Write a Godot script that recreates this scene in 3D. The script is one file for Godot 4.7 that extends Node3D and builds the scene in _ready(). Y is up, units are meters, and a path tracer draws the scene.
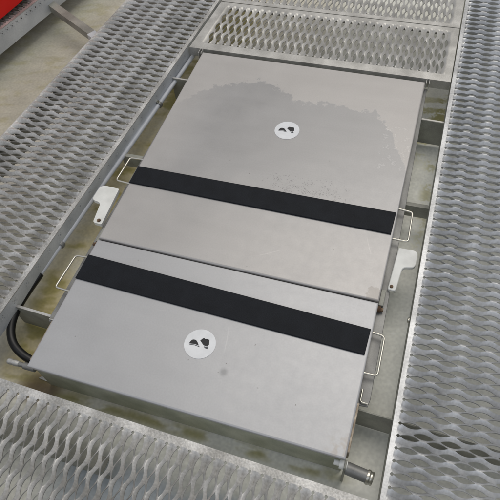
extends Node3D

var used := {}
var M := {}

func _ready():
	# ---------------------------------------------------------------- camera
	var cam := Camera3D.new()
	cam.name = "camera"
	var b0 := Basis(Vector3(0.95169861, -0.07254444, -0.29834053), Vector3(-0.20556178, 0.57122522, -0.79463583), Vector3(0.22806604, 0.81758122, 0.52872189))
	cam.transform = Transform3D(b0.orthonormalized(), Vector3(0.3672, 1.20102, 0.9311))
	cam.fov = 47.514
	cam.near = 0.02
	cam.far = 60.0
	add_child(cam)
	cam.current = true
	# ---------------------------------------------------------------- sky, sun, exposure
	var env := Environment.new()
	env.background_mode = Environment.BG_SKY
	var sm := ProceduralSkyMaterial.new()
	sm.sky_top_color = Color(0.90, 0.935, 0.99)
	sm.sky_horizon_color = Color(0.70, 0.665, 0.62)
	sm.sky_curve = 0.45
	sm.ground_bottom_color = Color(0.36, 0.35, 0.33)
	sm.ground_horizon_color = Color(0.55, 0.54, 0.52)
	sm.sky_energy_multiplier = 1.0
	var sk := Sky.new()
	sk.sky_material = sm
	env.sky = sk
	env.tonemap_mode = Environment.TONE_MAPPER_LINEAR
	env.tonemap_exposure = 0.81
	env.sdfgi_enabled = true
	env.ssao_enabled = true
	env.ssil_enabled = true
	var we := WorldEnvironment.new()
	we.name = "world_environment"
	we.environment = env
	add_child(we)
	var sun := DirectionalLight3D.new()
	sun.name = "sun"
	sun.light_energy = 0.4
	sun.light_color = Color(1.0, 0.98, 0.95)
	sun.light_angular_distance = 40.0
	sun.shadow_enabled = true
	sun.rotation_degrees = Vector3(-63, 172, 0)
	add_child(sun)

	make_materials()
	build_floor()
	build_beams()
	build_gratings()
	build_body()
	build_lids()
	build_pipe()
	build_red()

# ==================================================================== naming
func numbered(s: String) -> String:
	if not used.has(s):
		used[s] = 0
		return s
	used[s] += 1
	return "%s_%03d" % [s, used[s]]

func thing(called: String, label: String, category: String, at: Vector3, group := "") -> Node3D:
	var o := Node3D.new()
	o.name = numbered(called)
	o.position = at
	add_child(o, true)
	o.set_meta("label", label)
	o.set_meta("category", category)
	if group != "":
		o.set_meta("group", group)
	return o

# commits a SurfaceTool drawn in world coordinates as one part; origin is where the thing stands
func part(called: String, st: SurfaceTool, mat: Material, parent: Node, label := "") -> MeshInstance3D:
	st.generate_normals()
	var mi := MeshInstance3D.new()
	mi.name = called
	mi.mesh = st.commit()
	mi.material_override = mat
	var base := Vector3.ZERO
	var p = parent
	while p != self:
		base += p.position
		p = p.get_parent()
	mi.position = -base
	parent.add_child(mi, true)
	if label != "":
		mi.set_meta("label", label)
	return mi

# ==================================================================== mesh helpers
func mb() -> SurfaceTool:
	var st := SurfaceTool.new()
	st.begin(Mesh.PRIMITIVE_TRIANGLES)
	st.set_smooth_group(-1)
	return st

# corners counter-clockwise seen from the front (Godot wants clockwise, so flipped here)
func tri(st: SurfaceTool, a: Vector3, b: Vector3, c: Vector3):
	st.add_vertex(a); st.add_vertex(c); st.add_vertex(b)

func quad(st: SurfaceTool, a: Vector3, b: Vector3, c: Vector3, d: Vector3):
	tri(st, a, b, c)
	tri(st, a, c, d)

# prism standing on any outline (x,z points), chamfered top; outline in any order of winding
func prism(st: SurfaceTool, pts: PackedVector2Array, y0: float, y1: float, bev := 0.0):
	var p := pts
	if Geometry2D.is_polygon_clockwise(p):
		p = p.duplicate()
		p.reverse()
	# p now has positive orientation in (x, z); seen from +y that is clockwise
	var n := p.size()
	var top := p
	if bev > 0.0:
		var off = Geometry2D.offset_polygon(p, -bev, Geometry2D.JOIN_MITER)
		if off.size() == 1 and off[0].size() == n:
			# match order by the nearest start
			var best := 0
			var bd := 1e9
			for k in n:
				var d: float = off[0][k].distance_to(p[0])
				if d < bd:
					bd = d
					best = k
			top = PackedVector2Array()
			var fwd: bool = not Geometry2D.is_polygon_clockwise(off[0])
			for k in n:
				top.append(off[0][(best + (k if fwd else -k) + n) % n])
		else:
			bev = 0.0
	st.set_smooth_group(-1)
	var idx := Geometry2D.triangulate_polygon(top)
	for i in range(0, idx.size(), 3):
		var a := top[idx[i]]
		var b := top[idx[i + 1]]
		var c := top[idx[i + 2]]
		if (b - a).cross(c - a) > 0:
			var s := b
			b = c
			c = s
		tri(st, Vector3(a.x, y1, a.y), Vector3(b.x, y1, b.y), Vector3(c.x, y1, c.y))
	idx = Geometry2D.triangulate_polygon(p)
	for i in range(0, idx.size(), 3):
		var a := p[idx[i]]
		var b := p[idx[i + 1]]
		var c := p[idx[i + 2]]
		if (b - a).cross(c - a) < 0:
			var s := b
			b = c
			c = s
		tri(st, Vector3(a.x, y0, a.y), Vector3(b.x, y0, b.y), Vector3(c.x, y0, c.y))
	var ym := y1 - bev
	for i in n:
		var j := (i + 1) % n
		var a := p[i]
		var b := p[j]
		quad(st, Vector3(b.x, y0, b.y), Vector3(a.x, y0, a.y), Vector3(a.x, ym, a.y), Vector3(b.x, ym, b.y))
		if bev > 0.0:
			quad(st, Vector3(b.x, ym, b.y), Vector3(a.x, ym, a.y), Vector3(top[i].x, y1, top[i].y), Vector3(top[j].x, y1, top[j].y))

func rect(x0: float, z0: float, x1: float, z1: float) -> PackedVector2Array:
	return PackedVector2Array([Vector2(x0, z0), Vector2(x1, z0), Vector2(x1, z1), Vector2(x0, z1)])

func box(st: SurfaceTool, a: Vector3, b: Vector3, bev := 0.0):
	prism(st, rect(min(a.x, b.x), min(a.z, b.z), max(a.x, b.x), max(a.z, b.z)), min(a.y, b.y), max(a.y, b.y), bev)

# rounded outline: corners with radii
func rounded(pts: PackedVector2Array, radii: Array, seg := 5) -> PackedVector2Array:
	var out := PackedVector2Array()
	var n := pts.size()
	for i in n:
		var p := pts[i]
		var a := pts[(i + n - 1) % n]
		var b := pts[(i + 1) % n]
		var r: float = radii[i]
		if r <= 0.0:
			out.append(p)
			continue
		var p0 := p + (a - p).normalized() * minf(r, a.distance_to(p) * 0.48)
		var p2 := p + (b - p).normalized() * minf(r, b.distance_to(p) * 0.48)
		for k in seg + 1:
			var t := float(k) / seg
			out.append(p0.lerp(p, t).lerp(p.lerp(p2, t), t))
	return out

func tube(st: SurfaceTool, path: Array, r: float, seg := 12, caps := true):
	st.set_smooth_group(1)
	var rings := []
	var n := path.size()
	var up := Vector3.ZERO
	for i in n:
		var d: Vector3
		if i == 0:
			d = path[1] - path[0]
		elif i == n - 1:
			d = path[n - 1] - path[n - 2]
		else:
			d = (path[i + 1] - path[i]).normalized() + (path[i] - path[i - 1]).normalized()
		d = d.normalized()
		if up == Vector3.ZERO:
			up = Vector3.UP if abs(d.y) < 0.9 else Vector3.RIGHT
		var s := d.cross(up).normalized()
		up = s.cross(d).normalized()
		var ring := []
		for k in seg:
			var a := TAU * k / seg
			ring.append(path[i] + (s * cos(a) + up * sin(a)) * r)
		rings.append(ring)
	for i in n - 1:
		for k in seg:
			var k2 := (k + 1) % seg
			quad(st, rings[i][k], rings[i][k2], rings[i + 1][k2], rings[i + 1][k])
	if caps:
		st.set_smooth_group(-1)
		for k in seg:
			var k2 := (k + 1) % seg
			tri(st, path[0], rings[0][k2], rings[0][k])
			tri(st, path[n - 1], rings[n - 1][k], rings[n - 1][k2])
	st.set_smooth_group(-1)

# rod with changing radius along a straight axis: profile of (distance, radius)
func lathe(st: SurfaceTool, at: Vector3, dir: Vector3, prof: Array, seg := 20):
	var d := dir.normalized()
	var u := Vector3.UP if abs(d.y) < 0.9 else Vector3.RIGHT
	var s := d.cross(u).normalized()
	u = s.cross(d).normalized()
	for i in prof.size() - 1:
		var p0: Vector2 = prof[i]
		var p1: Vector2 = prof[i + 1]
		st.set_smooth_group(i + 2)
		for k in seg:
			var a0 := TAU * k / seg
			var a1 := TAU * (k + 1) / seg
			var e0 := s * cos(a0) + u * sin(a0)
			var e1 := s * cos(a1) + u * sin(a1)
			if p0.y < 1e-6:
				tri(st, at + d * p0.x, at + d * p1.x + e1 * p1.y, at + d * p1.x + e0 * p1.y)
			elif p1.y < 1e-6:
				tri(st, at + d * p0.x + e0 * p0.y, at + d * p0.x + e1 * p0.y, at + d * p1.x)
			else:
				quad(st, at + d * p0.x + e0 * p0.y, at + d * p0.x + e1 * p0.y, at + d * p1.x + e1 * p1.y, at + d * p1.x + e0 * p1.y)
	st.set_smooth_group(-1)

func round_path(pts: Array, r: float, seg := 5) -> Array:
	var out := []
	for i in pts.size():
		var p: Vector3 = pts[i]
		if i == 0 or i == pts.size() - 1:
			out.append(p)
			continue
		var a: Vector3 = pts[i - 1]
		var b: Vector3 = pts[i + 1]
		var p0 := p + (a - p).normalized() * r
		var p2 := p + (b - p).normalized() * r
		for k in seg + 1:
			var t := float(k) / seg
			out.append(p0.lerp(p, t).lerp(p.lerp(p2, t), t))
	return out

# upright plate from point a to point b (top corners), height h, thickness th, with a row of round holes
func punched(st: SurfaceTool, a: Vector3, b: Vector3, h: float, th: float, pitch: float, r: float, hy: float):
	var d := b - a
	var ln := d.length()
	d /= ln
	var nrm := d.cross(Vector3.UP).normalized()
	if nrm.dot(Vector3(0.3672, 0, 0.9311) - a) < 0:
		nrm = -nrm
		var s := a
		a = b
		b = s
		d = -d
	var n := int(ln / pitch)
	var pw := ln / n
	var c := pw * 0.5
	for side in 2:
		var off := Vector3.ZERO if side == 0 else -nrm * th
		for i in n:
			var o := a + d * (pw * i) + off
			var P := func(x: float, y: float) -> Vector3: return o + d * x + Vector3(0, -h + y, 0)
			var y0 := hy - r * 2.0
			var y1 := hy + r * 2.0
			var fl := side == 1
			q2(st, P.call(0.0, 0.0), P.call(pw, 0.0), P.call(pw, y0), P.call(0.0, y0), fl)
			q2(st, P.call(0.0, y1), P.call(pw, y1), P.call(pw, h), P.call(0.0, h), fl)
			q2(st, P.call(0.0, y0), P.call(c - r * 2, y0), P.call(c - r * 2, y1), P.call(0.0, y1), fl)
			q2(st, P.call(c + r * 2, y0), P.call(pw, y0), P.call(pw, y1), P.call(c + r * 2, y1), fl)
			for k in 12:
				var a0 := TAU * k / 12.0
				var a1 := TAU * (k + 1) / 12.0
				var s0: float = 2.0 * r / max(abs(cos(a0)), abs(sin(a0)))
				var s1: float = 2.0 * r / max(abs(cos(a1)), abs(sin(a1)))
				q2(st, P.call(c + cos(a0) * r, hy + sin(a0) * r), P.call(c + cos(a0) * s0, hy + sin(a0) * s0), P.call(c + cos(a1) * s1, hy + sin(a1) * s1), P.call(c + cos(a1) * r, hy + sin(a1) * r), fl)
				if side == 0:
					var e0: Vector3 = P.call(c + cos(a0) * r, hy + sin(a0) * r)
					var e1: Vector3 = P.call(c + cos(a1) * r, hy + sin(a1) * r)
					quad(st, e0, e1, e1 - nrm * th, e0 - nrm * th)
	# bottom lip closes the foot of the plate
	quad(st, a + Vector3(0, -h, 0), a + Vector3(0, -h, 0) - nrm * th, b + Vector3(0, -h, 0) - nrm * th, b + Vector3(0, -h, 0))

func q2(st: SurfaceTool, a: Vector3, b: Vector3, c: Vector3, d: Vector3, flip: bool):
	if flip:
		quad(st, d, c, b, a)
	else:
		quad(st, a, b, c, d)

# ==================================================================== materials
func img_tex(img: Image) -> ImageTexture:
	img.generate_mipmaps()
	return ImageTexture.create_from_image(img)

# tileable-looking mottling: broad cloud, fine grain, occasional dark flecks
func mottled(size: int, seed_: int, dark: Color, light: Color, broad: float, fine: float, fleck: float) -> ImageTexture:
	var n1 := FastNoiseLite.new()
	n1.seed = seed_
	n1.frequency = 3.0 / size
	n1.fractal_octaves = 4
	var n2 := FastNoiseLite.new()
	n2.seed = seed_ + 7
	n2.frequency = 60.0 / size
	n2.fractal_octaves = 2
	var a := n1.get_seamless_image(size, size)
	var b := n2.get_seamless_image(size, size)
	var rng := RandomNumberGenerator.new()
	rng.seed = seed_
	var im := Image.create(size, size, true, Image.FORMAT_RGB8)
	for y in size:
		for x in size:
			var t: float = 0.5 + (a.get_pixel(x, y).r - 0.5) * broad + (b.get_pixel(x, y).r - 0.5) * fine
			if fleck > 0 and rng.randf() < fleck:
				t -= 0.35
			im.set_pixel(x, y, dark.lerp(light, clamp(t, 0, 1)))
	return img_tex(im)

func noise_normal(freq: float, seed_: int, strength: float) -> NoiseTexture2D:
	var n := FastNoiseLite.new()
	n.seed = seed_
	n.frequency = freq
	n.fractal_octaves = 3
	var t := NoiseTexture2D.new()
	t.width = 512
	t.height = 512
	t.seamless = true
	t.as_normal_map = true
	t.bump_strength = strength
	t.noise = n
	return t

func plain(c: Color, rough: float, metal := 0.0) -> StandardMaterial3D:
	var m := StandardMaterial3D.new()
	m.albedo_color = c
	m.roughness = rough
	m.metallic = metal
	return m

func triplanar(tex: Texture2D, scale_: float, rough: float, metal: float) -> StandardMaterial3D:
	var m := StandardMaterial3D.new()
	m.albedo_texture = tex
	m.uv1_triplanar = true
	m.uv1_world_triplanar = true
	m.uv1_scale = Vector3.ONE * scale_
	m.roughness = rough
	m.metallic = metal
	return m

func make_materials():
	M.galv = triplanar(mottled(512, 11, Color(0.60, 0.595, 0.58), Color(0.86, 0.855, 0.845), 1.2, 0.7, 0.02), 2.6, 0.47, 0.4)
	M.galv.normal_enabled = true
	M.galv.normal_texture = noise_normal(0.06, 5, 3.0)
	M.galv.normal_scale = 0.2
	M.galv_clean = triplanar(mottled(512, 21, Color(0.64, 0.645, 0.65), Color(0.86, 0.865, 0.87), 1.2, 0.6, 0.01), 2.2, 0.42, 0.5)
	M.flange = triplanar(mottled(256, 27, Color(0.70, 0.715, 0.73), Color(0.83, 0.84, 0.85), 1.1, 0.5, 0.004), 2.2, 0.5, 0.15)
	M.frame = triplanar(mottled(512, 31, Color(0.66, 0.655, 0.64), Color(0.83, 0.825, 0.81), 1.2, 0.5, 0.01), 3.1, 0.42, 0.5)
	M.wall = triplanar(mottled(512, 41, Color(0.60, 0.62, 0.55), Color(0.76, 0.77, 0.70), 1.3, 0.4, 0.01), 2.7, 0.42, 0.1)
	M.lip = triplanar(mottled(256, 51, Color(0.46, 0.46, 0.455), Color(0.60, 0.60, 0.59), 1.2, 0.4, 0.01), 4.0, 0.45, 0.4)
	M.beam = triplanar(mottled(256, 61, Color(0.52, 0.52, 0.49), Color(0.66, 0.66, 0.62), 1.2, 0.5, 0.01), 3.3, 0.55, 0.15)
	M.rubber = triplanar(mottled(512, 71, Color(0.07, 0.08, 0.10), Color(0.13, 0.144, 0.168), 0.45, 0.9, 0.012), 5.0, 0.6, 0.0)
	M.rubber.metallic_specular = 0.3
	M.rubber_end = plain(Color(0.05, 0.05, 0.055), 0.7)
	M.chrome = plain(Color(0.80, 0.80, 0.80), 0.22, 1.0)
	M.wire = plain(Color(0.82, 0.81, 0.77), 0.28, 0.9)
	M.white = triplanar(mottled(256, 81, Color(0.88, 0.88, 0.86), Color(0.95, 0.95, 0.93), 1.2, 0.4, 0.0), 6.0, 0.45, 0.0)
	M.sticker = triplanar(mottled(256, 91, Color(0.90, 0.905, 0.91), Color(0.95, 0.955, 0.96), 1.0, 0.3, 0.002), 9.0, 0.5, 0.0)
	M.ink = plain(Color(0.12, 0.125, 0.14), 0.55)
	M.ink_grey = plain(Color(0.30, 0.31, 0.33), 0.55)
	M.pipe = triplanar(mottled(256, 101, Color(0.72, 0.735, 0.76), Color(0.82, 0.83, 0.85), 1.1, 0.4, 0.004), 5.0, 0.48, 0.05)
	M.hose = plain(Color(0.055, 0.058, 0.062), 0.42)
	M.rust = triplanar(mottled(256, 111, Color(0.26, 0.17, 0.10), Color(0.55, 0.47, 0.38), 1.4, 1.0, 0.05), 20.0, 0.7, 0.2)
	M.beige = triplanar(mottled(256, 121, Color(0.50, 0.44, 0.37), Color(0.78, 0.74, 0.68), 1.6, 0.8, 0.02), 12.0, 0.55, 0.3)
	M.red = plain(Color(0.90, 0.07, 0.03), 0.42)
	M.red_dark = plain(Color(0.20, 0.03, 0.025), 0.6)
	M.dirt = plain(Color(0.20, 0.19, 0.17), 0.9)

# ==================================================================== pan floor
func build_floor():
	var W := 800
	var H := 720
	var x0 := -1.7
	var x1 := 1.1
	var z0 := -1.5
	var z1 := 1.02
	var nb := FastNoiseLite.new()
	nb.seed = 3; nb.frequency = 4.0; nb.fractal_octaves = 5
	var ns := FastNoiseLite.new()
	ns.seed = 9; ns.frequency = 9.0; ns.fractal_octaves = 4
	var nf := FastNoiseLite.new()
	nf.seed = 17; nf.frequency = 90.0; nf.fractal_octaves = 2
	var steel := Color(0.93, 0.93, 0.895)
	var cream := Color(0.88, 0.865, 0.81)
	var olive := Color(0.76, 0.71, 0.54)
	var moss := Color(0.54, 0.51, 0.26)
	var wet := Color(0.74, 0.78, 0.82)
	var im := Image.create(W, H, true, Image.FORMAT_RGB8)
	for j in H:
		var z := lerpf(z0, z1, (j + 0.5) / H)
		for i in W:
			var x := lerpf(x0, x1, (i + 0.5) / W)
			var a := nb.get_noise_2d(x, z)
			var s := ns.get_noise_2d(x * 0.6 + z * 0.3, z * 1.6)
			var f := nf.get_noise_2d(x, z)
			var left := 1.0 - smoothstep(-0.1, 0.1, x)
			var c := steel.lerp(cream, left * (1.0 - smoothstep(0.58, 0.68, z)))
			# silt film in the left channel
			var chan := smoothstep(-0.58, -0.50, x) * (1.0 - smoothstep(-0.36, -0.25, x)) * (1.0 - smoothstep(0.56, 0.66, z))
			c = c.lerp(olive, clamp(chan * (0.72 + a * 0.8 + s * 0.4), 0, 1))
			# algae blooms
			var m := 0.0
			m += chan * smoothstep(0.10, 0.55, s + a * 0.6 + 0.35 * (1.0 - smoothstep(-0.75, -0.25, z)))
			var d2 := Vector2(x - 0.40, (z + 0.56) * 0.55).length()
			m += (1.0 - smoothstep(0.02, 0.13, d2)) * smoothstep(-0.12, 0.22, s + f * 0.25)
			m += (1.0 - smoothstep(0.0, 0.03, abs(x - 0.445))) * (1.0 - smoothstep(-0.2, 0.05, z)) * smoothstep(0.0, 0.35, s + f * 0.4) * 0.7
			m += (1.0 - smoothstep(0.0, 0.022, abs(z - 0.603))) * smoothstep(-0.5, -0.3, x) * (1.0 - smoothstep(0.3, 0.42, x)) * smoothstep(-0.25, 0.2, a + s)
			var tray := 1.0 - smoothstep(-0.95, -0.85, x)
			c = c.lerp(Color(0.735, 0.725, 0.66), tray)
			m += tray * smoothstep(-0.1, 0.8, ns.get_noise_2d(x * 0.7 - z * 1.3, (z + x * 0.6) * 1.8) + a * 0.6) * 0.4
			c = c.lerp(moss, clamp(m * 0.6, 0, 0.75))
			# a wet patch in front
			var fr := smoothstep(0.70, 0.74, z + a * 0.03) * smoothstep(-0.22, -0.12, x + z * 0.1) * (1.0 - smoothstep(0.35, 0.5, x))
			c = c.lerp(wet, fr * 0.8)
			# rusty seepage at the front left foot and specks of grit
			c = c.lerp(Color(0.36, 0.29, 0.20), (1.0 - smoothstep(0.01, 0.06, Vector2((x + 0.40) * 0.7, z - 0.61).length() + s * 0.02)) * 0.75)
			var v := 1.0 + a * 0.07 + f * 0.07 + s * 0.05
			var fe: float = smoothstep(0.0, 0.25, min(min(x - x0, x1 - x), min(z - z0, z1 - z)))
			c = Color(0.73, 0.72, 0.66).lerp(c, fe)
			im.set_pixel(i, j, Color(clamp(c.r * v, 0, 1), clamp(c.g * v, 0, 1), clamp(c.b * v, 0, 1)))
	var mat := StandardMaterial3D.new()
	mat.albedo_texture = img_tex(im)
	mat.roughness = 0.5
	mat.metallic = 0.0
	var st := mb()
	var y := -0.135
	var P := func(x: float, z: float):
		st.set_uv(Vector2(clamp((x - x0) / (x1 - x0), 0.002, 0.998), clamp((z - z0) / (z1 - z0), 0.002, 0.998)))
		st.set_normal(Vector3.UP)
		st.add_vertex(Vector3(x, y, z))
	var xs := [-4.0, x0, x1, 4.0]
	var zs := [-4.0, z0, z1, 4.0]
	var ring := mb()
	for i in 3:
		for j in 3:
			if i != 1 or j != 1:
				quad(ring, Vector3(xs[i], y, zs[j + 1]), Vector3(xs[i + 1], y, zs[j + 1]), Vector3(xs[i + 1], y, zs[j]), Vector3(xs[i], y, zs[j]))
				continue
			P.call(xs[i], zs[j]); P.call(xs[i + 1], zs[j]); P.call(xs[i + 1], zs[j + 1])
			P.call(xs[i], zs[j]); P.call(xs[i + 1], zs[j + 1]); P.call(xs[i], zs[j + 1])
	var mi := part("pan_floor", st, mat, self)
	mi.set_meta("kind", "structure")
	mi = part("outer_floor", ring, triplanar(mottled(512, 131, Color(0.66, 0.65, 0.59), Color(0.80, 0.79, 0.73), 1.3, 0.5, 0.01), 0.9, 0.55, 0.0), self)
	mi.set_meta("kind", "structure")

# ==================================================================== beams under the gratings
func beam(label: String, a: Vector3, b: Vector3, h: float, fl: float, fend := 1.0, bright := false):
	# folded channel: upright web that faces the viewer, top flange folded back
	var t := thing("cross_member", label, "cross member", Vector3((a.x + b.x) / 2, -0.135, (a.z + b.z) / 2), "folded steel beams on the pan floor")
	var d := (b - a).normalized()
	var n := Vector3(-d.z, 0, d.x)
	if n.z < 0:
		n = -n
	var st := mb()
	slab(st, a, b, n, 0.0, -0.003, a.y - h, a.y - 0.0032)
	part("web", st, M.beam, t)
	st = mb()
	slab(st, a, a.lerp(b, fend), n, 0.0005, -fl, a.y - 0.003, a.y)
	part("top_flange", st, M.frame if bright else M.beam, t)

# block between two points on plan, from offset o0 to o1 along n, from y0 to y1
func slab(st: SurfaceTool, a: Vector3, b: Vector3, n: Vector3, o0: float, o1: float, y0: float, y1: float):
	var p := PackedVector2Array()
	for q in [a + n * o0, b + n * o0, b + n * o1, a + n * o1]:
		p.append(Vector2(q.x, q.z))
	prism(st, p, y0, y1)

func build_beams():
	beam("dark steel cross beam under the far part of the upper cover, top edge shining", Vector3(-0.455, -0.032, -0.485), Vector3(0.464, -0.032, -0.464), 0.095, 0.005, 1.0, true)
	beam("dark steel cross beam under the middle, ending beside the right white latch", Vector3(-0.475, -0.045, -0.116), Vector3(0.466, -0.045, -0.130), 0.045, 0.012)
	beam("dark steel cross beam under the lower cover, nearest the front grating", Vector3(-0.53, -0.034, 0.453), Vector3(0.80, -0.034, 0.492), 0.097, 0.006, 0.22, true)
	beam("short dark steel beam under the left half of the front grating", Vector3(-0.80, -0.05, 0.735), Vector3(-0.115, -0.05, 0.758), 0.083, 0.03)
	beam("slanting grey steel strut across the cream tray at the top left", Vector3(-1.16, -0.045, -0.835), Vector3(-0.86, -0.045, -0.665), 0.03, 0.03)
	beam("long dark steel beam under the outer edge of the left walkway grating", Vector3(-0.741, -0.03, -1.0), Vector3(-0.903, -0.03, 0.58), 0.065, 0.018)
	var t := thing("strut_shoe", "small bright steel block at the end of the slanting strut", "bracket", Vector3(-0.83, -0.135, -0.645))
	var st := mb()
	slab(st, Vector3(-0.862, 0, -0.668), Vector3(-0.79, 0, -0.625), Vector3(-0.5, 0, 0.866), 0.012, -0.022, -0.13, -0.036)
	part("block", st, M.flange, t)
	st = mb()
	slab(st, Vector3(-0.866, 0, -0.670), Vector3(-0.786, 0, -0.623), Vector3(-0.5, 0, 0.866), 0.02, -0.03, -0.135, -0.131)
	part("foot_plate", st, M.frame, t)

# ==================================================================== expanded gripping deck
const Q := 0.01325      # spacing of the strands along the run
const LEAF := 0.0545    # spacing of the leaf openings along a strand

# corners: c00 start of run / side 0, c10 end of run / side 0, c01 start / side 1, c11 end / side 1
# m: margins [run start, run end, side 0, side 1] in metres
func deck(c00: Vector2, c10: Vector2, c01: Vector2, c11: Vector2, m: Array, seed_: int, gm := 0.0055, leaf := 0.74, depth := 0.0100) -> SurfaceTool:
	var st := mb()
	var run := (c00.distance_to(c10) + c01.distance_to(c11)) * 0.5
	var wid := (c00.distance_to(c01) + c10.distance_to(c11)) * 0.5
	var n := int(floor((run - m[0] - m[1]) / Q / 2)) * 2
	var u0: float = m[0]
	var u1: float = u0 + n * Q
	var v0: float = m[2]
	var v1: float = wid - m[3]
	var vl := v1 - v0
	# whole number of half leaves across
	var halves := int(round((vl - 0.004) / (LEAF * 0.5)))
	var L := (vl - 0.004) / halves * 2.0
	var rng := RandomNumberGenerator.new()
	rng.seed = seed_
	var at := func(u: float, v: float, y: float) -> Vector3:
		var a := c00.lerp(c10, u / run).lerp(c01.lerp(c11, u / run), v / wid)
		return Vector3(a.x, y, a.y)
	var vs := [0.0, 0.001, 0.002, 0.003, 0.0045, 0.006, 0.0068, 0.0078]
	var x := 0.0115
	while x < vl - 0.002:
		vs.append(x)
		x += L / 15.0
	vs.append(vl)
	var G := []
	for par in 2:
		var row := []
		for v in vs:
			var g := 0.0
			if par == 0 and v > 0.0005 and v < 0.0072:
				g = sqrt(max(0.0, 0.0033 * 0.0033 - pow(v - 0.0038, 2.0)))
			var ph: float = (v - 0.0062) / L - 0.5 * par
			var k := floorf(ph)
			var f: float = ph - k
			if k >= 0 and (k + leaf) * L + 0.5 * par * L + 0.0062 < vl and f < leaf:
				g = max(g, gm * pow(sin(PI * f / leaf), 0.8))
			row.append(g)
		G.append(row)
	var th := 0.0024
	for i in n:
		var prev := []
		var wob := rng.randf_range(-0.0006, 0.0006)
		for j in vs.size():
			var ga: float = G[i % 2][j] if i > 0 else 0.0
			var gb: float = G[(i + 1) % 2][j] if i < n - 1 else 0.0
			var v: float = v0 + vs[j]
			var edge: float = clamp(min(vs[j], vl - vs[j]) / 0.012, 0.0, 1.0)
			var ua := u0 + i * Q + maxf(ga, 0.00003)
			var ub := u0 + (i + 1) * Q - maxf(gb, 0.00003)
			# even joints ride on ridges, odd joints lie in valleys
			var pa := 0.0 if i % 2 == 0 else -depth
			var pb := 0.0 if i % 2 == 1 else -depth
			var ya := (pa - (0.0012 if i % 2 == 0 else 0.0015) * ga / gm + (0.0012 if i % 2 == 0 else 0.0) * (1.0 - ga / gm)) * edge
			var yb := (pb + 0.0034 * gb / gm + (0.0012 if i % 2 == 1 else 0.0) * (1.0 - gb / gm)) * edge
			var tm := 0.44 if i % 2 == 0 else 0.56
			var um := lerpf(ua, ub, tm)
			var ge: float = (ga if i % 2 == 0 else gb) / gm
			var md := lerpf(0.10, 0.52, ge)
			var ym := lerpf(ya, yb, md if i % 2 == 0 else 1.0 - md) + wob * edge
			var skirt: float = (0.0030 if i % 2 == 1 else 0.001) * gb / gm
			prev = _strand(st, prev, [at.call(ua, v, ya), at.call(um, v, ym), at.call(ub, v, yb), at.call(ub - 0.0002, v, yb - th - skirt), at.call(um, v, ym - th), at.call(ua + 0.0002, v, ya - th)], edge)
	# flat margins round the openings
	var t0 := 0.0
	var rects := [[t0, run, 0.0, v0], [t0, run, v1, wid], [t0, u0, v0, v1], [u1, run, v0, v1]]
	for r in rects:
		if r[1] - r[0] < 0.0005 or r[3] - r[2] < 0.0005:
			continue
		var seg: int = max(1, int((r[1] - r[0]) / 0.3))
		for k in seg:
			var ra := lerpf(r[0], r[1], float(k) / seg)
			var rb := lerpf(r[0], r[1], float(k + 1) / seg)
			var p := [at.call(ra, r[2], 0.0), at.call(rb, r[2], 0.0), at.call(rb, r[3], 0.0), at.call(ra, r[3], 0.0)]
			var up: bool = (p[1] - p[0]).cross(p[2] - p[0]).y > 0
			q2(st, p[0], p[1], p[2], p[3], not up)
			var lo := Vector3(0, -th, 0)
			q2(st, p[3] + lo, p[2] + lo, p[1] + lo, p[0] + lo, not up)
			for e in 4:
				q2(st, p[(e + 1) % 4], p[e], p[e] + lo, p[(e + 1) % 4] + lo, not up)
	return st

# joins two cross-sections of a strand: 0-2 are the upper face, 3-5 the lower face
func _strand(st: SurfaceTool, a: Array, b: Array, edge: float) -> Array:
	if a.is_empty():
		return b
	var flip: bool = (a[2] - a[0]).cross(b[0] - a[0]).y > 0
	# upper face smooth, thin faces sharp
	st.set_smooth_group(1)
	for k in 2:
		q2(st, a[k], b[k], b[k + 1], a[k + 1], flip)
	st.set_smooth_group(2)
	for k in [3, 4]:
		q2(st, a[k], b[k], b[k + 1], a[k + 1], flip)
	st.set_smooth_group(3)
	q2(st, a[2], b[2], b[3], a[3], flip)
	st.set_smooth_group(4)
	q2(st, a[5], b[5], b[0], a[0], flip)
	st.set_smooth_group(-1)
	return b

func flange(st: SurfaceTool, a: Vector2, b: Vector2, h: float, inside: Vector2):
	# upright folded edge 3 mm thick under the margin of a deck, on the inner side of line a-b
	var d := (b - a).normalized()
	var n := Vector2(-d.y, d.x)
	if n.dot(inside - a) < 0:
		n = -n
	prism(st, PackedVector2Array([a + n * 0.0002, b + n * 0.0002, b + n * 0.0032, a + n * 0.0032]), -h, -0.0026)

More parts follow.
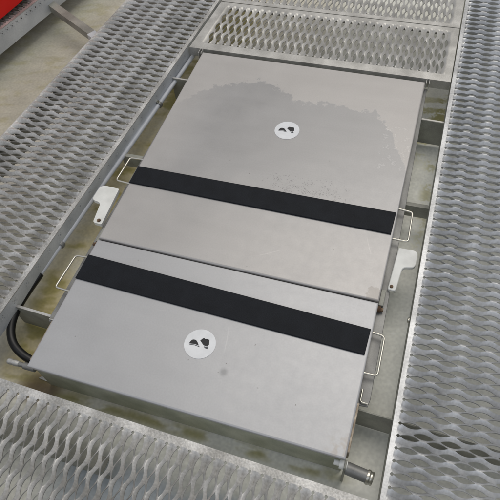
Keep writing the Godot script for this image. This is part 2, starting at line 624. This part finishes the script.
func build_gratings():
	var grp := "perforated steel gratings round the washing unit"
	# left walkway
	var t := thing("walkway_grating", "wide weathered walkway grating on the left beside the grey pipe", "grating", Vector3(-0.66, -0.135, -0.2), grp)
	var a0 := Vector2(-0.405, -1.16)
	var a1 := Vector2(-0.5235, 0.635)
	var b0 := Vector2(-0.748, -1.16)
	var b1 := Vector2(-0.934, 0.635)
	part("deck", deck(a0, a1, b0, b1, [0.002, 0.002, 0.012, 0.004], 1, 0.0051, 0.72, 0.0098), M.galv, t)
	var st := mb()
	punched(st, Vector3(a0.x - 0.0002, -0.0026, a0.y), Vector3(a1.x - 0.0002, -0.0026, a1.y), 0.052, 0.003, 0.053, 0.003, 0.036)
	part("side_flange", st, M.flange, t)
	st = mb()
	flange(st, b0, b1, 0.03, a0)
	part("side_flange", st, M.galv, t)
	# right walkway
	t = thing("walkway_grating", "long bluish grey walkway grating along the right side of the unit", "grating", Vector3(0.63, -0.135, -0.2), grp)
	a0 = Vector2(0.4545, -1.36); a1 = Vector2(0.4555, 0.96)
	b0 = Vector2(0.815, -1.36); b1 = Vector2(0.816, 0.96)
	part("deck", deck(a0, a1, b0, b1, [0.002, 0.002, 0.0105, 0.0105], 2), M.galv_clean, t)
	st = mb()
	flange(st, a0, a1, 0.06, b0)
	part("side_flange", st, M.beam, t)
	st = mb()
	flange(st, b0, b1, 0.06, a0)
	part("side_flange", st, M.beam, t)
	st = mb()
	lathe(st, Vector3(0.4547, -0.03, 0.235), Vector3(-1, 0, 0), [Vector2(0, 0.007), Vector2(0.004, 0.007), Vector2(0.005, 0.005), Vector2(0.005, 0.0)], 6)
	part("bolt", st, M.wire, t)
	# front walkway, slightly askew
	t = thing("walkway_grating", "front grating with large leaf shaped openings, nearest the viewer", "grating", Vector3(-0.2, -0.135, 0.85), grp)
	a0 = Vector2(-1.0, 0.632); a1 = Vector2(0.452, 0.6635)
	b0 = Vector2(-1.008, 0.982); b1 = Vector2(0.444, 1.013)
	part("deck", deck(a0, a1, b0, b1, [0.004, 0.006, 0.0165, 0.0165], 3, 0.0060, 0.76, 0.0085), M.galv, t)
	st = mb()
	flange(st, a0, a1, 0.05, b0)
	part("side_flange", st, M.beam, t)
	# framed infill panels at the back
	t = thing("infill_grating", "narrow framed grating panel directly behind the upper cover", "grating", Vector3(0, -0.135, -0.765), grp)
	part("deck", deck(Vector2(-0.432, -0.617), Vector2(0.4515, -0.617), Vector2(-0.412, -0.901), Vector2(0.4505, -0.901), [0.03, 0.02, 0.033, 0.018], 4, 0.0050, 0.70, 0.0065), M.frame, t)
	st = mb()
	flange(st, Vector2(-0.432, -0.617), Vector2(0.4515, -0.617), 0.032, Vector2(0, -0.7))
	part("front_flange", st, M.frame, t)
	t = thing("infill_grating", "framed grating panel cut off by the top edge, farthest back", "grating", Vector3(0, -0.135, -1.04), grp)
	part("deck", deck(Vector2(-0.411, -0.905), Vector2(0.4505, -0.905), Vector2(-0.39, -1.175), Vector2(0.4505, -1.175), [0.03, 0.02, 0.018, 0.018], 5, 0.0050, 0.70, 0.0065), M.frame, t)
	st = mb()
	flange(st, Vector2(-0.411, -0.905), Vector2(0.4505, -0.905), 0.032, Vector2(0, -1.0))
	part("front_flange", st, M.lip, t)
	# far left platform
	t = thing("walkway_grating", "strip of platform grating in front of the red casing, top left corner", "grating", Vector3(-1.3, -0.135, -0.7), grp)
	a0 = Vector2(-1.02, -1.316); a1 = Vector2(-1.315, 0.066)
	var nn := Vector2(-0.978, -0.209)
	b0 = a0 + nn * 0.4; b1 = a1 + nn * 0.4
	part("deck", deck(a0, a1, b0, b1, [0.002, 0.002, 0.012, 0.012], 6), M.galv, t)
	st = mb()
	punched(st, Vector3(a0.x - 0.0002, -0.0026, a0.y), Vector3(a1.x - 0.0002, -0.0026, a1.y), 0.075, 0.003, 0.0265, 0.0034, 0.060)
	part("side_flange", st, M.flange, t)

# ==================================================================== the unit under the covers
func build_body():
	var t := thing("washing_unit", "low stainless steel washing unit sunk in the pan under the covers", "washing machine", Vector3(0, -0.135, 0))
	var st := mb()
	box(st, Vector3(-0.372, -0.132, 0.588), Vector3(0.372, -0.010, 0.592))
	part("front_wall", st, M.wall, t, "dark greenish steel front wall")
	for s in [-1, 1]:
		st = mb()
		box(st, Vector3(s * 0.368, -0.133, -0.596), Vector3(s * 0.372, -0.0295, 0.5875))
		part("side_wall", st, M.wall, t)
		st = mb()
		prism(st, PackedVector2Array([Vector2(s * 0.35, -0.598), Vector2(s * 0.386, -0.598), Vector2(s * 0.402, 0.455), Vector2(s * 0.399, 0.472), Vector2(s * 0.35, 0.475)]), -0.029, -0.024, 0.001)
		part("side_lip", st, M.lip, t)
		st = mb()
		box(st, Vector3(s * 0.3735, -0.05, 0.476), Vector3(s * 0.381, -0.006, 0.5835), 0.001)
		part("edge_strip", st, M.beige, t, "stained beige edge strip")
		# two thin upright tabs at the far corner
		for k in 2:
			st = mb()
			box(st, Vector3(s * (0.3785 + k * 0.009), -0.024, -0.6165), Vector3(s * (0.3805 + k * 0.009), 0.003, -0.590), 0.0005)
			part("corner_tab", st, M.frame, t)
		# bright wire edging where the lip ends
		st = mb()
		tube(st, round_path([Vector3(s * 0.3815, -0.018, 0.438), Vector3(s * 0.3815, -0.018, 0.468), Vector3(s * 0.397, -0.020, 0.4675)], 0.006), 0.0022, 8)
		part("edge_wire", st, M.wire, t)
		# rusty pivot at the joint of the covers
		st = mb()
		lathe(st, Vector3(s * 0.372, -0.016, 0.232), Vector3(s, 0, 0), [Vector2(0, 0.0), Vector2(0, 0.008), Vector2(0.012, 0.008), Vector2(0.012, 0.005), Vector2(0.018, 0.005), Vector2(0.018, 0.0)], 14)
		part("pivot_pin", st, M.rust, t)
		st = mb()
		box(st, Vector3(s * 0.3765, -0.0235, 0.175), Vector3(s * 0.388, -0.014, 0.2215), 0.001)
		part("pivot_plate", st, M.beam, t)
	st = mb()
	box(st, Vector3(-0.3675, -0.133, -0.592), Vector3(0.3675, -0.026, -0.588))
	part("back_wall", st, M.wall, t)
	# white hooked latches
	var lr := rounded(PackedVector2Array([Vector2(0.397, 0.0415), Vector2(0.447, 0.0405), Vector2(0.446, 0.094), Vector2(0.4155, 0.0985), Vector2(0.4095, 0.172), Vector2(0.390, 0.172)]), [0.004, 0.016, 0.014, 0.012, 0.007, 0.006])
	st = mb()
	prism(st, lr, -0.0235, -0.014, 0.0015)
	var la = part("latch", st, M.white, t, "white plastic hook latch on the right")
	st = mb()
	lathe(st, Vector3(0.398, -0.014, 0.163), Vector3.UP, [Vector2(0, 0.0045), Vector2(0.003, 0.004), Vector2(0.0035, 0.0)], 10)
	part("screw", st, M.rust, la)
	st = mb()
	tube(st, [Vector3(0.394, -0.015, 0.176), Vector3(0.408, -0.015, 0.1765), Vector3(0.412, -0.018, 0.172)], 0.0012, 6)
	part("wire_pin", st, M.beam, la)
	var ll := rounded(PackedVector2Array([Vector2(-0.403, 0.036), Vector2(-0.462, 0.034), Vector2(-0.464, 0.092), Vector2(-0.433, 0.096), Vector2(-0.4235, 0.166), Vector2(-0.396, 0.168)]), [0.004, 0.02, 0.012, 0.012, 0.007, 0.006])
	st = mb()
	prism(st, ll, -0.0235, -0.012, 0.0015)
	la = part("latch", st, M.white, t, "white plastic hook latch on the left")
	st = mb()
	lathe(st, Vector3(-0.409, -0.012, 0.157), Vector3.UP, [Vector2(0, 0.0055), Vector2(0.003, 0.005), Vector2(0.0035, 0.0)], 10)
	part("screw", st, M.rust, la)
	# axle end at the front right corner
	st = mb()
	lathe(st, Vector3(0.3815, -0.045, 0.605), Vector3(1, -0.05, 0.11), [Vector2(0, 0.0), Vector2(0, 0.0135), Vector2(0.044, 0.0135), Vector2(0.044, 0.0)], 24)
	var ax = part("axle", st, M.lip, t)
	st = mb()
	lathe(st, Vector3(0.4248, -0.0472, 0.6098), Vector3(1, -0.05, 0.11), [Vector2(0, 0.0), Vector2(0, 0.0155), Vector2(0.004, 0.016), Vector2(0.007, 0.015), Vector2(0.007, 0.014), Vector2(0.010, 0.014), Vector2(0.011, 0.015), Vector2(0.014, 0.014), Vector2(0.014, 0.0)], 24)
	part("end_collar", st, M.wire, ax)
	st = mb()
	lathe(st, Vector3(0.3725, -0.034, 0.603), Vector3(1, 0, 0.03), [Vector2(-0.018, 0.0), Vector2(-0.018, 0.0062), Vector2(-0.006, 0.0062), Vector2(-0.006, 0.0105), Vector2(0.004, 0.0105), Vector2(0.004, 0.007), Vector2(0.005, 0.010), Vector2(0.010, 0.010), Vector2(0.010, 0.0)], 16)
	part("bush", st, M.white, ax, "white plastic bush")
	st = mb()
	box(st, Vector3(0.376, -0.133, 0.596), Vector3(0.3805, -0.02, 0.614), 0.001)
	part("bearing_plate", st, M.beam, ax)
	# bolt at the front left corner
	st = mb()
	lathe(st, Vector3(-0.3725, -0.034, 0.592), Vector3(-1, 0, 0.0), [Vector2(0, 0.0), Vector2(0, 0.0085), Vector2(0.030, 0.0085), Vector2(0.030, 0.006), Vector2(0.045, 0.006), Vector2(0.045, 0.0)], 18)
	var bo = part("corner_bolt", st, M.lip, t)
	st = mb()
	lathe(st, Vector3(-0.4175, -0.034, 0.592), Vector3(-1, 0, 0.0), [Vector2(0, 0.0), Vector2(0, 0.0065), Vector2(0.008, 0.0075), Vector2(0.014, 0.0075), Vector2(0.015, 0.0065), Vector2(0.019, 0.0065), Vector2(0.020, 0.0075), Vector2(0.028, 0.0072), Vector2(0.031, 0.006), Vector2(0.032, 0.0)], 18)
	part("cap", st, M.frame, bo)
	st = mb()
	prism(st, PackedVector2Array([Vector2(-0.376, 0.55), Vector2(-0.376, 0.588), Vector2(-0.41, 0.585)]), -0.132, -0.145)
	part("foot", st, M.frame, t)

# ==================================================================== covers
func lid_texture(upper: bool) -> Array:
	var W := 640
	var H := 704 if upper else 332
	var za := -0.601 if upper else 0.2235
	var zb := 0.2185 if upper else 0.601
	var n := FastNoiseLite.new()
	n.seed = 31 if upper else 37
	n.frequency = 5.0; n.fractal_octaves = 5
	var n2 := FastNoiseLite.new()
	n2.seed = 41; n2.frequency = 34.0; n2.fractal_octaves = 3
	var n3 := FastNoiseLite.new()
	n3.seed = 43; n3.frequency = 180.0; n3.fractal_octaves = 2
	# height of the damp edge across the cover
	var ex := [-0.40, -0.356, -0.277, -0.19, -0.136, -0.093, -0.068, -0.009, 0.029, 0.072, 0.1385, 0.214, 0.244, 0.272, 0.313, 0.335, 0.362, 0.40]
	var ez := [-0.29, -0.348, -0.437, -0.474, -0.50, -0.477, -0.474, -0.434, -0.421, -0.434, -0.440, -0.424, -0.439, -0.405, -0.351, -0.29, -0.24, -0.15]
	var alb := Image.create(W, H, true, Image.FORMAT_RGB8)
	var rgh := Image.create(W, H, true, Image.FORMAT_RGB8)
	var rng := RandomNumberGenerator.new()
	rng.seed = 5 if upper else 6
	for j in H:
		var z := lerpf(za, zb, (j + 0.5) / H)
		for i in W:
			var x := lerpf(-0.3765, 0.3765, (i + 0.5) / W)
			var a := n.get_noise_2d(x, z)
			var b := n2.get_noise_2d(x, z)
			var c := n3.get_noise_2d(x, z)
			var v := 0.715 + a * 0.014 + c * 0.014
			var ro := 0.42 + a * 0.05 + b * 0.03
			var warm := 0.0
			if upper:
				var e := -0.15
				for k in ex.size() - 1:
					if x >= ex[k] and x < ex[k + 1]:
						e = lerpf(ez[k], ez[k + 1], (x - ex[k]) / (ex[k + 1] - ex[k]))
				e += b * 0.022 + c * 0.006
				var damp := smoothstep(-0.004, 0.004, z - e)
				# the left end of the tide mark fades
				damp *= 0.25 + 0.75 * smoothstep(-0.40, -0.2, x)
				damp *= 1.0 - 0.55 * smoothstep(-0.12, 0.12, z + a * 0.1)
				v -= damp * 0.06
				ro -= damp * 0.06
				warm = 1.0 - damp
				var rim := (1.0 - smoothstep(0.0, 0.006, abs(z - e))) * smoothstep(-0.3, -0.1, x)
				v += rim * 0.012
				# dried drips at the right edge
				if x > 0.29 and z > -0.38 and z < -0.2 and b + c * 0.6 > 0.5:
					v += 0.05
				# grit swept against the rubber strip
				var gr: float = (1.0 - smoothstep(0.015, 0.05, abs(z + 0.083 - 0.05 * (x - 0.12)))) * smoothstep(-0.02, 0.06, x) * (1.0 - smoothstep(0.19, 0.25, x))
				if rng.randf() < gr * 0.10 * smoothstep(-0.2, 0.25, b):
					v -= 0.22
			else:
				warm = -0.7
				# wiped patch along the strip's right end
				var wp := smoothstep(0.05, 0.25, x) * (1.0 - smoothstep(0.36, 0.43, z)) * smoothstep(-0.05, 0.25, b + a)
				v += wp * 0.02
				var sd := Vector2(x - 0.075, (z - 0.49)).length()
				v -= (1.0 - smoothstep(0.002, 0.014, sd)) * 0.11
				# rusty bloom at the front right corner
				var rc := (1.0 - smoothstep(0.01, 0.05, Vector2(x - 0.37, z - 0.585).length())) * smoothstep(-0.2, 0.2, b)
				v -= rc * 0.05
				warm += rc * 2.2
			# long faint wipe marks
			v += n.get_noise_2d(x * 0.5 + 9.0, z * 3.0) * 0.012
			if upper and Vector2(x - 0.366, z - 0.205).length() < 0.022 + b * 0.015:
				v -= 0.06
				warm += 0.7
			var col := Color(v + 0.004 + warm * 0.012, v + warm * 0.004, v - warm * 0.006)
			alb.set_pixel(i, j, col)
			rgh.set_pixel(i, j, Color(ro, ro, ro))
	for sp in ([[-0.085, 0.152], [0.04, 0.204], [-0.28, -0.02], [-0.12, -0.135], [-0.05, -0.1], [0.16, -0.2], [-0.31, -0.25], [0.24, 0.1]] if upper else [[0.073, 0.468], [-0.014, 0.484], [0.124, 0.407], [-0.241, 0.258], [0.161, 0.505], [0.0625, 0.493], [-0.2, 0.43], [0.25, 0.52], [-0.3, 0.5]]):
		var px := int((sp[0] + 0.3765) / 0.753 * W)
		var py := int((sp[1] - za) / (zb - za) * H)
		var rr := 1
		for dy in range(-rr - 1, rr + 2):
			for dx in range(-rr, rr + 1):
				if Vector2(dx, dy * 0.7).length() <= rr * rng.randf_range(0.3, 1.1) and px + dx >= 0 and py + dy >= 0 and px + dx < W and py + dy < H:
					alb.set_pixel(px + dx, py + dy, Color(0.38, 0.37, 0.35))
	# fine scratches and scuffs left by boots and handling
	for k in (5 if upper else 3):
		var p := Vector2(rng.randf() * W, rng.randf() * H)
		var ang := rng.randf_range(-0.5, 0.5) + (PI / 2 if rng.randf() < 0.3 else 0.0)
		var bend := rng.randf_range(-0.004, 0.004)
		var amt := rng.randf_range(0.01, 0.022) * (1.0 if rng.randf() < 0.6 else -1.0)
		for q in rng.randi_range(12, 90):
			p += Vector2(cos(ang), sin(ang))
			ang += bend
			if p.x < 1 or p.y < 1 or p.x >= W - 1 or p.y >= H - 1:
				break
			var cc := alb.get_pixel(int(p.x), int(p.y))
			alb.set_pixel(int(p.x), int(p.y), Color(cc.r + amt, cc.g + amt, cc.b + amt))
			var rr2 := rgh.get_pixel(int(p.x), int(p.y)).r - 0.08
			rgh.set_pixel(int(p.x), int(p.y), Color(rr2, rr2, rr2))
	return [img_tex(alb), img_tex(rgh)]

func lid(called: String, label: String, upper: bool, z0: float, z1: float, strip: PackedVector2Array, sticker_at: Vector2, hr: Array, hl: Array):
	var t := thing(called, label, "cover", Vector3(0, -0.024, (z0 + z1) / 2), "lift off steel covers")
	var tx := lid_texture(upper)
	var m := StandardMaterial3D.new()
	m.albedo_texture = tx[0]
	m.roughness_texture = tx[1]
	m.roughness = 1.0
	m.metallic = 0.35
	m.normal_enabled = true
	m.normal_texture = noise_normal(0.004, 12 if upper else 15, 6.0)
	m.normal_scale = 0.06
	var st := mb()
	# sheet with softly bent edges: top, rounded shoulder, skirt
	var prof := [Vector2(0.004, 0.0), Vector2(0.0018, -0.0005), Vector2(0.0005, -0.0018), Vector2(0.0, -0.004), Vector2(0.0, -0.009), Vector2(0.0025, -0.009), Vector2(0.0025, -0.005), Vector2(0.006, -0.003)]
	var ring := func(k: int) -> Array:
		var p: Vector2 = prof[k]
		return [Vector3(-0.3765 + p.x, p.y, z0 + p.x), Vector3(0.3765 - p.x, p.y, z0 + p.x), Vector3(0.3765 - p.x, p.y, z1 - p.x), Vector3(-0.3765 + p.x, p.y, z1 - p.x)]
	var uvv := func(v: Vector3):
		st.set_uv(Vector2((v.x + 0.3765) / 0.753, (v.z - z0) / (z1 - z0)))
		st.add_vertex(v)
	for k in prof.size() - 1:
		st.set_smooth_group(1 if k < 4 else 2)
		var r0: Array = ring.call(k)
		var r1: Array = ring.call(k + 1)
		for e in 4:
			var f := (e + 1) % 4
			for v in [r0[e], r1[e], r1[f], r0[e], r1[f], r0[f]]:
				uvv.call(v)
	for kk in [0, prof.size() - 1]:
		st.set_smooth_group(-1)
		var r: Array = ring.call(kk)
		for v in ([r[0], r[1], r[2], r[0], r[2], r[3]] if kk == 0 else [r[0], r[2], r[1], r[0], r[3], r[2]]):
			uvv.call(v)
	st.generate_normals()
	st.generate_tangents()
	var pl := MeshInstance3D.new()
	pl.name = "cover_plate"
	pl.mesh = st.commit()
	pl.material_override = m
	pl.position = -t.position
	t.add_child(pl, true)
	st = mb()
	prism(st, strip, 0.0004, 0.0045, 0.0012)
	part("rubber_strip", st, M.rubber, t)
	# sticker with two printed shapes
	st = mb()
	var circ := PackedVector2Array()
	for k in 48:
		circ.append(sticker_at + Vector2(cos(TAU * k / 48.0), sin(TAU * k / 48.0)) * 0.0375)
	prism(st, circ, 0.0003, 0.0009)
	var sk = part("sticker", st, M.sticker, t)
	var off := func(p: Array) -> PackedVector2Array:
		var o := PackedVector2Array()
		for q in p:
			o.append(sticker_at + q)
		return o
	st = mb()
	prism(st, off.call([Vector2(-0.0255, 0.0057), Vector2(-0.0242, 0.0005), Vector2(-0.0215, -0.0048), Vector2(-0.0178, -0.0066), Vector2(-0.0139, -0.0068), Vector2(-0.0098, -0.0052), Vector2(-0.0073, -0.0028), Vector2(-0.003, 0.0022), Vector2(-0.0012, 0.0048), Vector2(-0.012, 0.0036)]), 0.0009, 0.0012)
	part("pictogram", st, M.ink, sk)
	st = mb()
	prism(st, off.call([Vector2(-0.0255, 0.0070), Vector2(-0.012, 0.0052), Vector2(0.0005, 0.0062), Vector2(0.0027, 0.0082), Vector2(-0.011, 0.0068), Vector2(-0.0225, 0.0082)]), 0.0009, 0.0012)
	part("pictogram", st, M.ink_grey, sk)
	st = mb()
	prism(st, off.call([Vector2(-0.0022, -0.0082), Vector2(0.0022, -0.0148), Vector2(0.0044, -0.0165), Vector2(0.0078, -0.0148), Vector2(0.0125, -0.0162), Vector2(0.0182, -0.0152), Vector2(0.0213, -0.0032), Vector2(0.0186, 0.0021), Vector2(0.0093, 0.0012)]), 0.0009, 0.0012)
	part("pictogram", st, M.ink, sk)
	st = mb()
	prism(st, off.call([Vector2(0.0106, 0.0035), Vector2(0.0216, 0.0032), Vector2(0.0214, 0.0080), Vector2(0.0142, 0.0072)]), 0.0009, 0.0012)
	part("pictogram", st, M.ink_grey, sk)
	for h in [hr, hl]:
		var pts := []
		for p in h:
			pts.append(Vector3(p.x, -0.007, p.y))
		st = mb()
		tube(st, round_path(pts, 0.009), 0.0027, 10)
		part("handle", st, M.wire, t)

func build_lids():
	lid("upper_cover", "larger steel cover with a pale tide mark near its far end", true, -0.601, 0.2185,
		PackedVector2Array([Vector2(-0.3755, -0.048), Vector2(0.3725, -0.056), Vector2(0.3705, 0.0175), Vector2(-0.3755, 0.0172)]),
		Vector2(0.0092, -0.2925),
		[Vector2(0.370, -0.079), Vector2(0.414, -0.0745), Vector2(0.4165, 0.024), Vector2(0.370, 0.023)],
		[Vector2(-0.370, -0.084), Vector2(-0.419, -0.082), Vector2(-0.4225, 0.011), Vector2(-0.370, 0.015)])
	lid("lower_cover", "smaller steel cover nearest the front grating, evenly grey without tide mark", false, 0.2235, 0.601,
		PackedVector2Array([Vector2(-0.376, 0.277), Vector2(0.3715, 0.299), Vector2(0.3695, 0.366), Vector2(-0.376, 0.352)]),
		Vector2(-0.0012, 0.4392),
		[Vector2(0.370, 0.300), Vector2(0.405, 0.304), Vector2(0.406, 0.404), Vector2(0.370, 0.404)],
		[Vector2(-0.370, 0.280), Vector2(-0.414, 0.283), Vector2(-0.420, 0.386), Vector2(-0.370, 0.388)])

# ==================================================================== pipe and hose
func build_pipe():
	var t := thing("water_pipe", "grey pipe with black hose end clipped along the left walkway grating", "pipe", Vector3(-0.475, -0.135, -0.1))
	var a := Vector3(-0.4285, -0.045, -0.648)
	var b := Vector3(-0.5105, -0.050, 0.352)
	var st := mb()
	tube(st, [a, a.lerp(b, 0.33), a.lerp(b, 0.66), b], 0.0075, 16)
	part("pipe", st, M.pipe, t)
	var c := Curve3D.new()
	var hp := [b - (b - a).normalized() * 0.012, Vector3(-0.5165, -0.053, 0.40), Vector3(-0.519, -0.057, 0.45), Vector3(-0.511, -0.062, 0.497), Vector3(-0.487, -0.068, 0.534), Vector3(-0.447, -0.074, 0.556), Vector3(-0.395, -0.085, 0.566)]
	for k in hp.size():
		var tan: Vector3 = (hp[min(k + 1, hp.size() - 1)] - hp[max(k - 1, 0)]) / 6.0
		c.add_point(hp[k], -tan, tan)
	c.bake_interval = 0.004
	var d := (b - a).normalized()
	var path := []
	for k in 41:
		path.append(c.sample_baked(c.get_baked_length() * k / 40.0, true))
	st = mb()
	tube(st, path, 0.0108, 16)
	part("hose", st, M.hose, t, "black rubber hose curving under the lower cover")
	for f in [0.285, 0.885]:
		var p := a.lerp(b, f)
		st = mb()
		lathe(st, p - d * 0.006, d, [Vector2(0, 0.0078), Vector2(0, 0.0108), Vector2(0.001, 0.0118), Vector2(0.011, 0.0118), Vector2(0.012, 0.0108), Vector2(0.012, 0.0078)], 18)
		var cl = part("clamp", st, M.lip, t)
		st = mb()
		lathe(st, p + Vector3(-0.001, 0.010, 0), Vector3(-0.45, 0.9, 0), [Vector2(0, 0.0), Vector2(0, 0.0055), Vector2(0.006, 0.0055), Vector2(0.0065, 0.003), Vector2(0.0065, 0.0)], 6)
		part("nut", st, M.wire, cl)
		st = mb()
		box(st, Vector3(p.x - 0.013, p.y - 0.004, p.z - 0.005), Vector3(p.x - 0.0075, p.y + 0.008, p.z + 0.005))
		part("bracket", st, M.beam, cl)

# ==================================================================== red casing
func build_red():
	var t := thing("red_casing", "bright red painted casing standing on the platform in the top left corner", "machine casing", Vector3(-1.6, 0, -0.8))
	var f0 := Vector2(-1.088, -1.32)
	var f1 := Vector2(-1.296, -0.02)
	var n := Vector2(-0.988, -0.158)
	var st := mb()
	prism(st, rounded(PackedVector2Array([f0, f1, f1 + n * 0.6, f0 + n * 0.6]), [0.03, 0.03, 0.03, 0.03]), 0.012, 0.20, 0.02)
	part("casing", st, M.red, t)
	st = mb()
	prism(st, PackedVector2Array([f0 + n * 0.03, f1 + n * 0.03, f1 + n * 0.57, f0 + n * 0.57]), 0.005, 0.0118)
	part("base", st, M.red_dark, t)
